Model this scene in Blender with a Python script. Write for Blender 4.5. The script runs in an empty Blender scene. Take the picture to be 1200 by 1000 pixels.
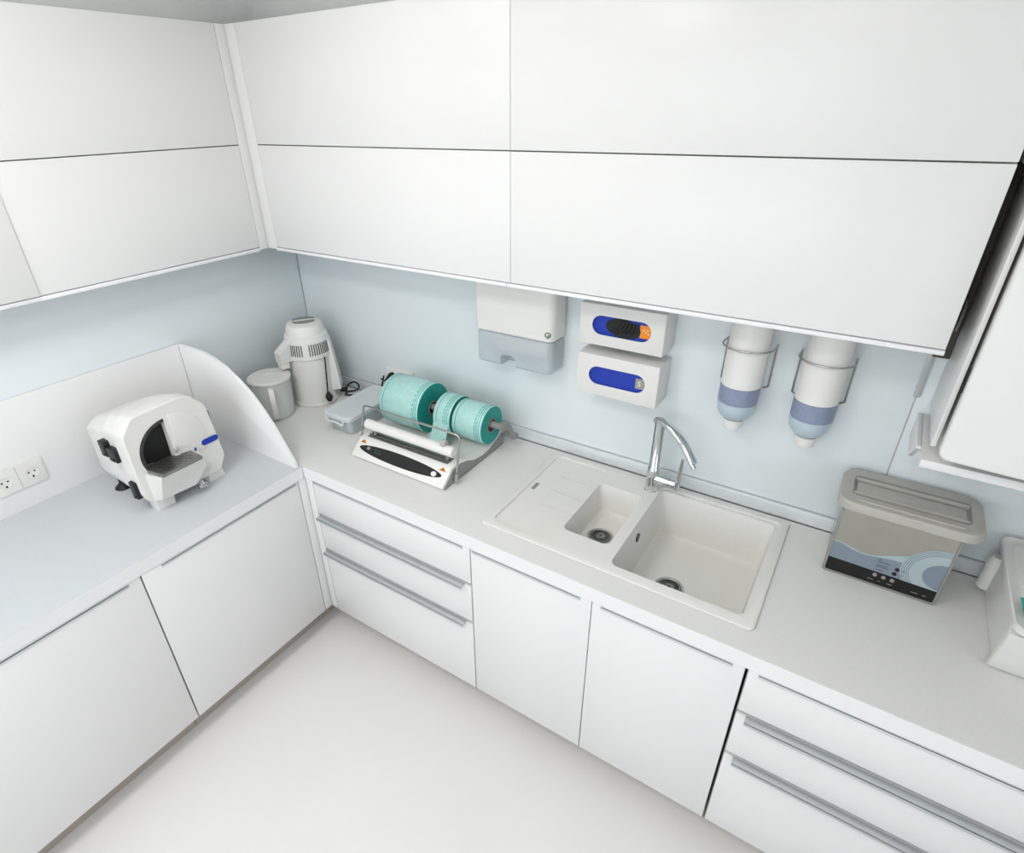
import bpy, bmesh, math, random
from mathutils import Vector, Matrix
random.seed(4)
SC = bpy.context.scene
COL = SC.collection
PI = math.pi
H = .895                       # worktop height


# ------------------------------------------------------------------ materials
def lin(c):
    if isinstance(c, str):
        c = [int(c[i:i + 2], 16) / 255 for i in (0, 2, 4)]
    return tuple((v / 12.92 if v <= .04045 else ((v + .055) / 1.055) ** 2.4) for v in c) + (1,)


def mat(name, col, rough=.4, metal=0, spec=.5, trans=0, ior=1.45, var=.03, scale=30, bump=0, bscale=200, coat=0, alpha=1, emit=0):
    m = bpy.data.materials.new(name)
    m.use_nodes = True
    nt = m.node_tree
    b = nt.nodes['Principled BSDF']
    c = lin(col)
    tc = nt.nodes.new('ShaderNodeTexCoord')
    nz = nt.nodes.new('ShaderNodeTexNoise')
    nz.inputs['Scale'].default_value = scale
    nz.inputs['Detail'].default_value = 3
    nt.links.new(tc.outputs['Object'], nz.inputs['Vector'])
    rp = nt.nodes.new('ShaderNodeValToRGB')
    rp.color_ramp.elements[0].position = .35
    rp.color_ramp.elements[1].position = .65
    rp.color_ramp.elements[0].color = tuple(max(0, v * (1 - var)) for v in c[:3]) + (1,)
    rp.color_ramp.elements[1].color = tuple(min(1, v * (1 + var)) for v in c[:3]) + (1,)
    nt.links.new(nz.outputs['Fac'], rp.inputs['Fac'])
    nt.links.new(rp.outputs['Color'], b.inputs['Base Color'])
    b.inputs['Roughness'].default_value = rough
    b.inputs['Metallic'].default_value = metal
    b.inputs['Specular IOR Level'].default_value = spec
    b.inputs['IOR'].default_value = ior
    b.inputs['Transmission Weight'].default_value = trans
    b.inputs['Coat Weight'].default_value = coat
    b.inputs['Alpha'].default_value = alpha
    if emit:
        b.inputs['Emission Color'].default_value = c
        b.inputs['Emission Strength'].default_value = emit
    if bump:
        n2 = nt.nodes.new('ShaderNodeTexNoise')
        n2.inputs['Scale'].default_value = bscale
        nt.links.new(tc.outputs['Object'], n2.inputs['Vector'])
        bp = nt.nodes.new('ShaderNodeBump')
        bp.inputs['Strength'].default_value = bump
        bp.inputs['Distance'].default_value = .002
        nt.links.new(n2.outputs['Fac'], bp.inputs['Height'])
        nt.links.new(bp.outputs['Normal'], b.inputs['Normal'])
    return m


M = dict(
    cab=mat('gloss_white_lacquer', 'e8e8e7', .28, spec=.35, var=.005, scale=3),
    guard=mat('guard_board_white', 'f1f1f0', .35, var=.005),
    carcass=mat('cabinet_carcass', 'c9c9c6', .6, var=.01),
    rail=mat('white_rail', 'f0f0f2', .4, var=.005),
    plinth=mat('plinth_laminate', 'b5aca2', .6, var=.02, scale=8),
    floor=mat('poured_floor', 'e6e5e2', .42, spec=.35, var=.012, scale=2.5),
    wall=mat('painted_wall', 'e4e6e5', .8, var=.01, bump=.05),
    ceil=mat('ceiling_paint', 'efefec', .85, var=.01),
    glass=mat('painted_glass_splashback', 'e8f0f2', .16, spec=.45, var=.006, scale=2),
    top=mat('worktop_laminate', 'e2e2df', .5, spec=.3, var=.03, scale=420, bump=.04, bscale=700),
    topwhite=mat('white_worktop_edge', 'ececed', .45, var=.005),
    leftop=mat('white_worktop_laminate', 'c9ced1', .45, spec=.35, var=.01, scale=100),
    sink=mat('granite_composite_sink', 'e4e3de', .55, spec=.3, var=.05, scale=500, bump=.05, bscale=800),
    steel=mat('brushed_steel', 'b9b9b4', .28, metal=1, var=.05, scale=60),
    palealu=mat('pale_grip_strip', 'd0d4d5', .45, var=.01),
    alu=mat('satin_aluminium', 'c0c5c6', .42, metal=.3, var=.02, scale=40),
    strip=mat('aluminium_upstand', 'e3e8ea', .3, metal=.25, var=.02, scale=20),
    chrome=mat('chrome', 'd4d9da', .06, metal=1, var=.01),
    grate=mat('strainer_steel', '8f8f8a', .35, metal=.9, var=.05),
    dark=mat('dark_plastic', '1c1c1d', .4, var=.1),
    darkgrey=mat('dark_grey_metal', '4a4a48', .38, metal=.6, var=.2, scale=60),
    brown=mat('gap_shade_dark', '4d4a44', .6, var=.05),  # shade tone for the strip in the niche gap
    black=mat('black_rubber', '0e0e0f', .55, var=.1),
    trim=mat('white_enamel', 'e3e2de', .35, spec=.4, var=.015, scale=25),
    white=mat('white_plastic', 'e9e8e4', .35, var=.008, scale=20),
    whitematte=mat('matte_white_plastic', 'e4e3e0', .5, var=.008),
    grey=mat('grey_plastic', '8f908c', .45, var=.03),
    lidgrey=mat('warm_grey_lid', 'b4b2ab', .42, var=.02),
    teal=mat('teal_pouch_film', 'b2ded8', .25, spec=.5, var=.04, scale=60),
    tealdark=mat('teal_roll_edge', '169a90', .5, var=.12, scale=160),
    tealink=mat('teal_print', '2aa79d', .45, var=.05),
    card=mat('grey_cardboard', '8d8681', .8, var=.06, scale=80),
    blue=mat('blue_print', '1536a8', .45, var=.03),
    orange=mat('orange_sticker', 'ee9022', .5, var=.05),
    greysticker=mat('grey_sticker', '9a9a94', .5, var=.06),
    clear=mat('smoky_clear_plastic', 'cbd6db', .12, spec=.6, var=.01, alpha=.62),
    frost=mat('frosted_plastic', 'e6e9e7', .3, var=.01, alpha=.72),
    frostbox=mat('frosted_box_plastic', 'd2dadc', .3, var=.01, alpha=.75),
    lidbox=mat('pale_grey_lid', 'd6dcdd', .4, trans=.05, var=.01),
    label=mat('periwinkle_label', '8a94ad', .4, var=.06, scale=90),
    gel=mat('pale_blue_bottle', 'b9cad3', .12, spec=.6, var=.02),
    stainless=mat('stainless_panel', 'b0aea6', .3, metal=.7, var=.03, scale=15),
    panelblue=mat('slate_blue_print', '808c98', .4, var=.02),
    panelpale=mat('pale_mint_print', 'a8b9bc', .4, var=.02),
    outlet=mat('outlet_plastic', 'e6e5e1', .35, var=.005),
    chest=mat('off_white_abs', 'e0e0dc', .4, var=.01),
    panel=mat('led_diffuser', 'ffffff', .5, emit=1.2),
    winlight=mat('window_glass', 'eef4ff', .05, trans=.9, var=.0),
)


# ------------------------------------------------------------------ helpers
class MB:
    def __init__(s): s.bm = bmesh.new()

    def _add(s, tb, mi=0, xf=None):
        if xf is not None: tb.transform(xf)
        for f in tb.faces: f.material_index = mi
        me = bpy.data.meshes.new('t'); tb.to_mesh(me); tb.free()
        s.bm.from_mesh(me); bpy.data.meshes.remove(me)
        return s

    def box(s, x0, x1, y0, y1, z0, z1, bev=0, seg=2, mi=0, xf=None):
        tb = bmesh.new()
        bmesh.ops.create_cube(tb, size=1)
        for v in tb.verts:
            v.co = Vector((x0 + (v.co.x + .5) * (x1 - x0), y0 + (v.co.y + .5) * (y1 - y0), z0 + (v.co.z + .5) * (z1 - z0)))
        if bev: bmesh.ops.bevel(tb, geom=tb.edges[:], offset=bev, segments=seg, profile=.5, affect='EDGES', clamp_overlap=True)
        return s._add(tb, mi, xf)

    def prism(s, poly, plane, a, b, bev=0, seg=2, mi=0, xf=None):
        """poly of 2D points in plane 'xy','xz','yz', extruded a..b along the third axis"""
        tb = bmesh.new()
        def P(p, t):
            return {'xy': (p[0], p[1], t), 'xz': (p[0], t, p[1]), 'yz': (t, p[0], p[1])}[plane]
        v0 = [tb.verts.new(P(p, a)) for p in poly]
        v1 = [tb.verts.new(P(p, b)) for p in poly]
        n = len(poly)
        f0 = tb.faces.new(v0); f1 = tb.faces.new(v1)
        for i in range(n):
            tb.faces.new((v0[i], v0[(i + 1) % n], v1[(i + 1) % n], v1[i]))
        bmesh.ops.recalc_face_normals(tb, faces=tb.faces[:])
        if bev:
            es = list(set(f0.edges[:] + f1.edges[:]))
            bmesh.ops.bevel(tb, geom=es, offset=bev, segments=seg, profile=.5, affect='EDGES', clamp_overlap=True)
        return s._add(tb, mi, xf)

    def loft(s, secs, mi=0, cap=True, xf=None):
        tb = bmesh.new()
        rings = [[tb.verts.new(p) for p in sec] for sec in secs]
        n = len(secs[0])
        for a, b in zip(rings, rings[1:]):
            for i in range(n):
                tb.faces.new((a[i], a[(i + 1) % n], b[(i + 1) % n], b[i]))
        if cap:
            tb.faces.new(rings[0]); tb.faces.new(rings[-1])
        bmesh.ops.recalc_face_normals(tb, faces=tb.faces[:])
        return s._add(tb, mi, xf)

    def lathe(s, prof, c, n=40, mi=0, xf=None, axis='z'):
        tb = bmesh.new()
        rings = []
        for r, z in prof:
            ring = []
            for i in range(n):
                t = 2 * PI * i / n
                if axis == 'z': p = (c[0] + r * math.cos(t), c[1] + r * math.sin(t), c[2] + z)
                elif axis == 'x': p = (c[0] + z, c[1] + r * math.cos(t), c[2] + r * math.sin(t))
                else: p = (c[0] + r * math.cos(t), c[1] + z, c[2] + r * math.sin(t))
                ring.append(tb.verts.new(p))
            rings.append(ring)
        for a, b in zip(rings, rings[1:]):
            for i in range(n):
                tb.faces.new((a[i], a[(i + 1) % n], b[(i + 1) % n], b[i]))
        if prof[0] != prof[-1]:
            tb.faces.new(rings[0]); tb.faces.new(rings[-1])
        else:
            pass
        bmesh.ops.remove_doubles(tb, verts=tb.verts[:], dist=1e-6)
        bmesh.ops.recalc_face_normals(tb, faces=tb.faces[:])
        return s._add(tb, mi, xf)

    def tube(s, pts, r, n=10, mi=0, smooth=0, closed=False, xf=None):
        P = [Vector(p) for p in pts]
        if smooth:
            Q = []
            m = len(P)
            for i in range(m - 1):
                p0 = P[max(i - 1, 0)]; p1 = P[i]; p2 = P[i + 1]; p3 = P[min(i + 2, m - 1)]
                for k in range(smooth):
                    t = k / smooth
                    Q.append(.5 * ((2 * p1) + (-p0 + p2) * t + (2 * p0 - 5 * p1 + 4 * p2 - p3) * t * t + (-p0 + 3 * p1 - 3 * p2 + p3) * t ** 3))
            Q.append(P[-1]); P = Q
        rr = r if isinstance(r, (list, tuple)) else [r] * len(P)
        if len(rr) != len(P):
            k = (len(rr) - 1) / (len(P) - 1)
            rr = [rr[int(i * k)] * (1 - (i * k) % 1) + rr[min(int(i * k) + 1, len(rr) - 1)] * ((i * k) % 1) for i in range(len(P))]
        tb = bmesh.new()
        T = [(P[min(i + 1, len(P) - 1)] - P[max(i - 1, 0)]).normalized() for i in range(len(P))]
        nrm = T[0].orthogonal().normalized()
        rings = []
        for i, p in enumerate(P):
            nrm = (nrm - T[i] * nrm.dot(T[i])).normalized()
            bn = T[i].cross(nrm)
            rings.append([tb.verts.new(p + (nrm * math.cos(2 * PI * k / n) + bn * math.sin(2 * PI * k / n)) * rr[i]) for k in range(n)])
        for a, b in zip(rings, rings[1:]):
            for k in range(n):
                tb.faces.new((a[k], a[(k + 1) % n], b[(k + 1) % n], b[k]))
        tb.faces.new(rings[0]); tb.faces.new(rings[-1])
        bmesh.ops.recalc_face_normals(tb, faces=tb.faces[:])
        return s._add(tb, mi, xf)

    def build(s, name, m, parent=None, origin=None, angle=35, loc=None, **tags):
        me = bpy.data.meshes.new(name)
        s.bm.normal_update()
        if origin is None:
            origin = ORG.get(parent.name) if parent else Vector((0, 0, 0))
        origin = Vector(origin)
        for v in s.bm.verts: v.co -= origin
        s.bm.to_mesh(me); s.bm.free()
        for mm in (m if isinstance(m, (list, tuple)) else [m]): me.materials.append(mm)
        for p in me.polygons: p.use_smooth = True
        me.set_sharp_from_angle(angle=math.radians(angle))
        o = bpy.data.objects.new(name, me); COL.objects.link(o)
        if parent:
            o.parent = parent
        else:
            o.location = origin
        ORG[o.name] = origin
        for k, v in tags.items(): o[k] = v
        return o


ORG = {}


def thing(name, label, cat, loc, group=None):
    o = bpy.data.objects.new(name, None); COL.objects.link(o)
    o.empty_display_size = .05
    o.location = loc; ORG[o.name] = Vector(loc)
    o['label'] = label; o['category'] = cat
    if group: o['group'] = group
    return o


def one(mb, name, m, label, cat, origin, group=None, angle=35):
    o = mb.build(name, m, origin=origin, angle=angle)
    o['label'] = label; o['category'] = cat
    if group: o['group'] = group
    return o


def struct(mb, name, m):
    o = mb.build(name, m); o['kind'] = 'structure'; return o


def rrect(x0, x1, y0, y1, r, n=6):
    r = min(r, (x1 - x0) * .49, (y1 - y0) * .49)
    out = []
    for cx, cy, a in ((x1 - r, y1 - r, 0), (x0 + r, y1 - r, 90), (x0 + r, y0 + r, 180), (x1 - r, y0 + r, 270)):
        for k in range(n + 1):
            t = math.radians(a + 90 * k / n)
            out.append((cx + r * math.cos(t), cy + r * math.sin(t)))
    return out


def boolcut(mb_obj, cutters):
    """subtract cutter MBs from an MB, returns a new MB"""
    me = bpy.data.meshes.new('b'); mb_obj.bm.to_mesh(me)
    o = bpy.data.objects.new('b', me); COL.objects.link(o)
    cs = []
    for c in cutters:
        cm = bpy.data.meshes.new('c'); c.bm.to_mesh(cm); co = bpy.data.objects.new('c', cm); COL.objects.link(co); cs.append(co)
        md = o.modifiers.new('b', 'BOOLEAN'); md.operation = 'DIFFERENCE'; md.object = co; md.solver = 'EXACT'
    dg = bpy.context.evaluated_depsgraph_get(); dg.update()
    em = bpy.data.meshes.new_from_object(o.evaluated_get(dg))
    r = MB(); r.bm.from_mesh(em)
    for x in [o] + cs:
        d = x.data; bpy.data.objects.remove(x); bpy.data.meshes.remove(d)
    bpy.data.meshes.remove(em)
    return r


# ------------------------------------------------------------------ room shell
RX, RY, RZ = 5.0, -3.9, 2.9
struct(MB().box(-.1, RX + .1, RY - .1, .1, -.1, 0), 'floor', M['floor'])
struct(MB().box(-.1, RX + .1, RY - .1, .1, RZ, RZ + .1), 'ceiling', M['ceil'])
struct(MB().box(-.1, RX + .1, .0, .1, 0, RZ), 'wall_back', M['wall'])
struct(MB().box(-.1, 0, RY, 0, 0, RZ), 'wall_left', M['wall'])
rw = MB()
rw.box(RX, RX + .1, RY, -3.65, 0, RZ); rw.box(RX, RX + .1, -1.55, 0, 0, RZ); rw.box(RX, RX + .1, -3.65, -1.55, 0, .95); rw.box(RX, RX + .1, -3.65, -1.55, 2.55, RZ)
struct(rw, 'wall_right', M['wall'])
wf = MB()
for a, b, c, d in ((-3.65, -1.55, .95, 1.01), (-3.65, -1.55, 2.49, 2.55), (-3.65, -3.59, 1.01, 2.49), (-1.61, -1.55, 1.01, 2.49)):
    wf.box(RX + .01, RX + .07, a, b, c, d, .004)
added_win = struct(wf, 'added_window', M['white'])  # unseen window, added to bring light onto the left wall
MB().box(RX + .04, RX + .045, -3.59, -1.61, 1.01, 2.49).build('window_pane', M['winlight'], added_win, origin=(0, 0, 0))['kind'] = 'structure'
WX0, WX1, WZ0, WZ1 = .3, 2.7, .9, 2.6
fw = MB()
fw.box(-.1, WX0, RY - .1, RY, 0, RZ); fw.box(WX1, RX + .1, RY - .1, RY, 0, RZ)
fw.box(WX0, WX1, RY - .1, RY, 0, WZ0); fw.box(WX0, WX1, RY - .1, RY, WZ1, RZ)
struct(fw, 'wall_front', M['wall'])
wf = MB()
for a, b, c, d in ((WX0, WX1, WZ0, WZ0 + .06), (WX0, WX1, WZ1 - .06, WZ1), (WX0, WX0 + .06, WZ0 + .06, WZ1 - .06), (WX1 - .06, WX1, WZ0 + .06, WZ1 - .06), (1.47, 1.53, WZ0 + .06, WZ1 - .06)):
    wf.box(a, b, RY - .07, RY - .01, c, d, .004)
win = struct(wf, 'window_1', M['white'])
MB().box(WX0 + .06, WX1 - .06, RY - .045, RY - .04, WZ0 + .06, WZ1 - .06).build('window_pane', M['winlight'], win, origin=(0, 0, 0))['kind'] = 'structure'

# glass splashback on the walls, with the joint by the shelf
GT = .006
s = one(MB().box(.008, 2.606, -GT, -.001, H + .052, 1.72, .001), 'splashback_panel', M['glass'],
        'long pale blue glass splashback on the wall behind the sink', 'splashback', (1.3, -.003, H + .052), None)
s = one(MB().box(2.610, RX - .01, -GT, -.001, H + .052, 2.03, .001), 'splashback_panel', M['glass'],
        'pale blue glass splashback to the right of the joint, behind the steel ultrasonic cleaner', 'splashback', (3.4, -.003, H + .052))
s = one(MB().box(.001, GT, -2.9, -.008, H, 1.72, .001), 'splashback_panel', M['glass'],
        'pale blue glass splashback on the left wall above the curved guard board', 'splashback', (.003, -1.4, H))
struct(MB().box(.002, RX - .01, -.02, -.0005, H + .002, H + .05, .002), 'trim_1', M['strip'])
struct(MB().box(2.600, 2.616, -.0115, -.0062, 1.42, 1.63, .001), 'trim_2', M['alu'])

# ------------------------------------------------------------------ base cabinets
FY = -.682                     # front plane of the sink-side fronts
FX = .6635                      # front plane of the left fronts
ZB, ZT = .112, .842


def lip(mb, x0, x1, z, out, t=.005):
    mb.box(x0, x1, FY - out, FY + .002, z - t, z, .001)
    mb.box(x0, x1, FY - out, FY - out + .002, z - t - .009, z, .0008)


def drawer_unit(x0, x1, label, lipx):
    t = thing('drawer_cabinet', label, 'cabinet', ((x0 + x1) / 2, -.34, 0), 'base cabinets along the sink wall')
    MB().box(x0, x1, FY + .024, -.03, ZB, ZT - .001).build('carcass', M['carcass'], t)
    MB().box(x0, x1, FY + .07, FY + .09, 0, ZB).build('plinth', M['plinth'], t)
    for i, (z0, z1) in enumerate(((.676, .8412), (.486, .660), (ZB, .470))):
        d = MB().box(x0 + .003, x1 - .003, FY, FY + .02, z0, z1, .0015).build('drawer_front', M['cab'], t)
        l = MB()
        if i == 0:
            lip(l, lipx[0], lipx[1], z1 - .003, .002)
        else:
            lip(l, lipx[0], lipx[1], z1 + .004, .022)
        l.build('handle', M['alu'] if i else M['palealu'], d)
    return t


drawer_unit(.706, 1.5, 'white three-drawer base cabinet under the heat sealer, next to the corner', (.712, 1.468))
drawer_unit(2.409, 3.30, 'white three-drawer base cabinet at the right, under the ultrasonic cleaner', (2.437, 3.27))
drawer_x = thing('base_cabinet', 'white two-door base cabinet beneath the sink', 'cabinet', (1.953, -.34, 0), 'base cabinets along the sink wall')
x0, x1 = 1.502, 2.4035
cb = MB()
cb.box(x0, x0 + .018, FY + .024, -.03, ZB, ZT - .001); cb.box(x1 - .018, x1, FY + .024, -.03, ZB, ZT - .001)
cb.box(x0 + .018, x1 - .018, FY + .024, -.03, ZB, ZB + .018); cb.box(x0 + .018, x1 - .018, -.045, -.03, ZB + .018, ZT - .001)
cb.box(x0 + .018, x1 - .018, FY + .024, FY + .06, ZT - .03, ZT - .001); cb.box(1.94, 1.967, FY + .024, FY + .04, ZB + .018, ZT - .03)
cb.build('carcass', M['carcass'], drawer_x)
MB().box(x0, x1, FY + .07, FY + .09, 0, ZB).build('plinth', M['plinth'], drawer_x)
for a, b, la, lb in ((1.502, 1.954, 1.508, 1.918), (1.9572, 2.4025, 1.985, 2.372)):
    d = MB().box(a, b, FY, FY + .02, ZB, .8412, .0015).build('door', M['cab'], drawer_x)
    l = MB(); lip(l, la, lb, .838, .002); l.build('handle', M['palealu'], d)


def left_unit(y0, y1, label, ly):
    t = thing('base_cabinet', label, 'cabinet', (.33, (y0 + y1) / 2, 0), 'base cabinets along the left wall')
    MB().box(.03, FX - .024, y0, y1, ZB, ZT - .001).build('carcass', M['carcass'], t)
    MB().box(FX - .09, FX - .07, y0, y1, 0, ZB).build('plinth', M['plinth'], t)
    d = MB().box(FX - .02, FX, y0 + .0012, y1 - .0012, ZB, .8412, .0015).build('door', M['cab'], t)
    l = MB(); l.box(FX - .002, FX + .002, ly[0], ly[1], .832, .838, .001); l.box(FX + .000, FX + .002, ly[0], ly[1], .826, .838, .0008)
    l.build('handle', M['palealu'], d)


left_unit(-1.3675, -.718, 'white single-door base cabinet under the model trimmer, next to the corner', (-1.30, -.73))
left_unit(-2.02, -1.3705, 'white single-door base cabinet at the left edge, under the bare worktop', (-1.98, -1.41))
left_unit(-2.72, -2.023, 'white base cabinet at the far left end of the left run', (-2.66, -2.06))
fp = MB()
fp.box(FX + .003, .703, FY + .002, FY + .02, ZB, .841, .001); fp.box(FX - .018, FX, -.715, FY + .02, ZB, .841, .001); fp.box(FX - .09, .705, FY + .07, FY + .088, 0, ZB, mi=1); fp.box(FX - .09, FX - .07, -.716, FY + .07, 0, ZB, mi=1)
one(fp, 'corner_filler', [M['cab'], M['plinth']], 'narrow white corner filler post between the left door and the drawers', 'filler panel', (.68, -.68, 0))

# worktops
wt = MB().prism([(.004, -.684), (3.31, -.684), (3.31, -.022), (.004, -.022)], 'xy', H - .053, H, .0015, 1)
SX0, SX1, SY0, SY1 = 1.491, 2.395, -.604, -.043
wt = boolcut(wt, [MB().prism(rrect(SX0 + .012, SX1 - .012, SY0 + .012, SY1 - .012, .02), 'xy', H - .1, H + .05)])
for f in wt.bm.faces:
    if abs(f.normal.z) < .5: f.material_index = 1
one(wt, 'worktop', [M['top'], M['topwhite']], 'long grey-white worktop carrying the sink along the back wall', 'worktop', (1.9, -.35, H - .053))
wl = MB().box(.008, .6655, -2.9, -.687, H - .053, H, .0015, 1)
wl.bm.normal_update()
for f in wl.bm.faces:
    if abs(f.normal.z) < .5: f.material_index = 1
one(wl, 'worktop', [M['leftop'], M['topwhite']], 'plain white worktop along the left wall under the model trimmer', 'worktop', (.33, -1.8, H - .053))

# curved splash guard round the trimmer
g = thing('splash_guard', 'white splash guard board with a curved end around the model trimmer', 'splash guard', (.1, -1.3, H))
MB().box(.0075, .022, -2.88, -.7095, H, 1.306, .001).build('back_board', M['guard'], g)
pts = [(.022, H), (.654, H), (.651, .915), (.628, .95), (.600, .999), (.563, 1.06), (.519, 1.118), (.468, 1.175), (.40, 1.225), (.33, 1.265), (.26, 1.29), (.19, 1.304), (.10, 1.306), (.022, 1.306)]
MB().prism(pts, 'xz', -.7085, -.693, .001).build('side_board', M['guard'], g)

# ------------------------------------------------------------------ wall cabinets
U1, U2 = .267, .158
B, S_, T = 1.641, 2.044, 2.444


def upper(x0, x1, label, rail=True):
    t = thing('wall_cabinet', label, 'cabinet', ((x0 + x1) / 2, -.12, B), 'wall cabinets above the sink run')
    MB().box(x0, x1, -U1 + .026, -.008, B + .006, T - .002).build('carcass', M['carcass'], t)
    for z0, z1 in ((B + .006, S_ - .0018), (S_ + .0018, T)):
        MB().box(x0 + .0006, x1 - .0006, -U1, -U1 + .02, z0, z1, .0012).build('door', M['cab'], t)
    MB().box(x0 - .012 if x0 > 1 else x0, x1 - .0145 if x1 < 2 else x1, -U1 - .004, -.009, B - .008, B + .003, .001).build('light_rail', M['rail'], t)


upper(.218, 1.4075, 'white wall cabinet with two lift-up fronts above the heat sealer, in the corner')
upper(1.408, 2.605, 'wide white wall cabinet with two lift-up fronts above the sink and dispensers')
t = thing('wall_cabinet', 'white top-row wall cabinet at the right edge above the boxy white appliance', 'cabinet', (3.1, -.12, S_), 'wall cabinets above the sink run')
MB().box(2.616, 3.6, -U1 + .026, -.008, S_ - .002, T - .002).build('carcass', M['carcass'], t)
MB().box(2.6175, 3.5985, -U1, -U1 + .02, S_ + .003, T, .0012).build('door', M['cab'], t)
MB().box(2.645, 2.656, -.285, -.0075, 1.408, S_ - .002, .0012).build('side_panel', M['cab'], t)


def upper_left(y0, y1, label, dx):
    t = thing('wall_cabinet', label, 'cabinet', (.08, (y0 + y1) / 2, B), 'wall cabinets on the left wall')
    MB().box(.008, U2 - .024, y0, y1, B + .006, T - .002).build('carcass', M['carcass'], t)
    for z0, z1 in ((B + .006, S_ - .0018), (S_ + .0018, T)):
        MB().box(U2 - .02 + (dx if z0 < 1.8 else 0), U2 + (dx if z0 < 1.8 else 0), y0 + .0004, y1 - .0004, z0, z1, .0012).build('door', M['cab'], t)
    MB().box(.009, U2 + .002, y0, y1, B - .010, B + .003, .001).build('light_rail', M['rail'], t)


upper_left(-1.1665, -.311, 'white wall cabinet with two lift-up fronts on the left wall beside the corner', 0)
upper_left(-2.05, -1.167, 'white wall cabinet cut off by the left edge, its lower front slightly proud', .005)
cf = MB()
cf.box(.008, U2, -.309, -U1 - .001, B - .004, T, .001); cf.box(U2 - .02, .2165, -U1, -.008, B - .004, T, .001)
one(cf, 'corner_filler', M['cab'], 'tall white filler strip in the inner corner between the wall cabinets', 'filler panel', (.15, -.27, B))

# ------------------------------------------------------------------ sink
sk = thing('sink', 'grey-white composite sink with drainboard and one and a half bowls', 'sink', (1.943, -.323, H))
body = MB()
body.prism(rrect(SX0, SX1, SY0, SY1, .018), 'xy', H + .0005, H + .010, .004)
low = MB().prism(rrect(1.72, SX1 - .02, SY0 + .02, SY1 - .02, .03), 'xy', .69, H + .0035)
inner = MB().prism(rrect(SX0 + .03, 1.742, SY0 + .028, SY1 - .03, .03), 'xy', H + .004, H + .05, 0)


def bowl(x0, x1, y0, y1, z, r=.022, tp=.012):
    secs = []
    for k, (zz, ins) in enumerate(((H + .05, -.0), (H + .0, 0), (H - .004, .001), (z + .03, tp), (z + .012, tp + .004), (z + .003, tp + .013), (z, tp + .028))):
        secs.append([(p[0], p[1], zz) for p in rrect(x0 + ins, x1 - ins, y0 + ins, y1 - ins, r + ins * .8)])
    return MB().loft(secs)


BZ1, BZ2 = .79, .715
b1 = bowl(1.750, 1.918, -.488, -.165, BZ1)
b2 = bowl(1.957, 2.357, -.560, -.080, BZ2)
b2l = MB().prism(rrect(1.957, 2.368, -.566, -.066, .024), 'xy', H + .003, H + .05)
# join the two solids, then cut
me = bpy.data.meshes.new('u'); low.bm.to_mesh(me)
o2 = bpy.data.objects.new('u', me); COL.objects.link(o2)
me1 = bpy.data.meshes.new('v'); body.bm.to_mesh(me1)
o1 = bpy.data.objects.new('v', me1); COL.objects.link(o1)
md = o1.modifiers.new('u', 'BOOLEAN'); md.operation = 'UNION'; md.object = o2; md.solver = 'EXACT'
dg = bpy.context.evaluated_depsgraph_get(); dg.update()
em = bpy.data.meshes.new_from_object(o1.evaluated_get(dg))
sb = MB(); sb.bm.from_mesh(em)
bpy.data.objects.remove(o1); bpy.data.objects.remove(o2)
cuts = [inner, b1, b2l, b2]
for yy in (-.20, -.30, -.40):
    cuts.append(MB().box(1.60, 1.760, yy - .0018, yy + .0018, H + .0015, H + .02))
sb = boolcut(sb, cuts)
sb.build('basin', M['sink'], sk, angle=30)


def strainer(cx, cy, z, r):
    d = MB().lathe([(r, 0), (r, .003), (r * .82, .004), (r * .78, .0015), (r * .76, .001), (r * .76, 0)], (cx, cy, z), 40)
    rt = d.build('drain', M['steel'], sk)
    k = MB().lathe([(r * .76, .0), (r * .76, .0012), (r * .01, .0012)], (cx, cy, z), 32)
    k.build('drain_well', M['black'], rt)
    b = MB()
    for i in range(22):
        a = 2 * PI * i / 22
        b.box(r * .30, r * .72, -.0011, .0011, .001, .0045, xf=Matrix.Translation((cx, cy, z)) @ Matrix.Rotation(a, 4, 'Z'))
    b.lathe([(r * .76, .002), (r * .76, .005), (r * .66, .006), (r * .66, .002)], (cx, cy, z), 32)
    b.lathe([(r * .30, .001), (r * .30, .005), (r * .1, .0065), (r * .1, .014), (.002, .015)], (cx, cy, z), 24)
    b.build('strainer_basket', M['grate'], rt)


strainer(1.829, -.327, BZ1, .047)
strainer(2.105, -.365, BZ2, .050)
ov = MB().lathe([(.017, 0), (.017, .003), (.013, .004)], (1.9615, -.32, H - .055), 24, axis='x')
ov.lathe([(.004, .003), (.004, .0045), (.001, .005)], (1.9615, -.32, H - .055), 12, axis='x')
ov.build('overflow', M['darkgrey'], sk)
MB().box(1.536, 1.551, -.33, -.285, H + .0036, H + .0048, .0005).build('badge', M['grey'], sk)

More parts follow.
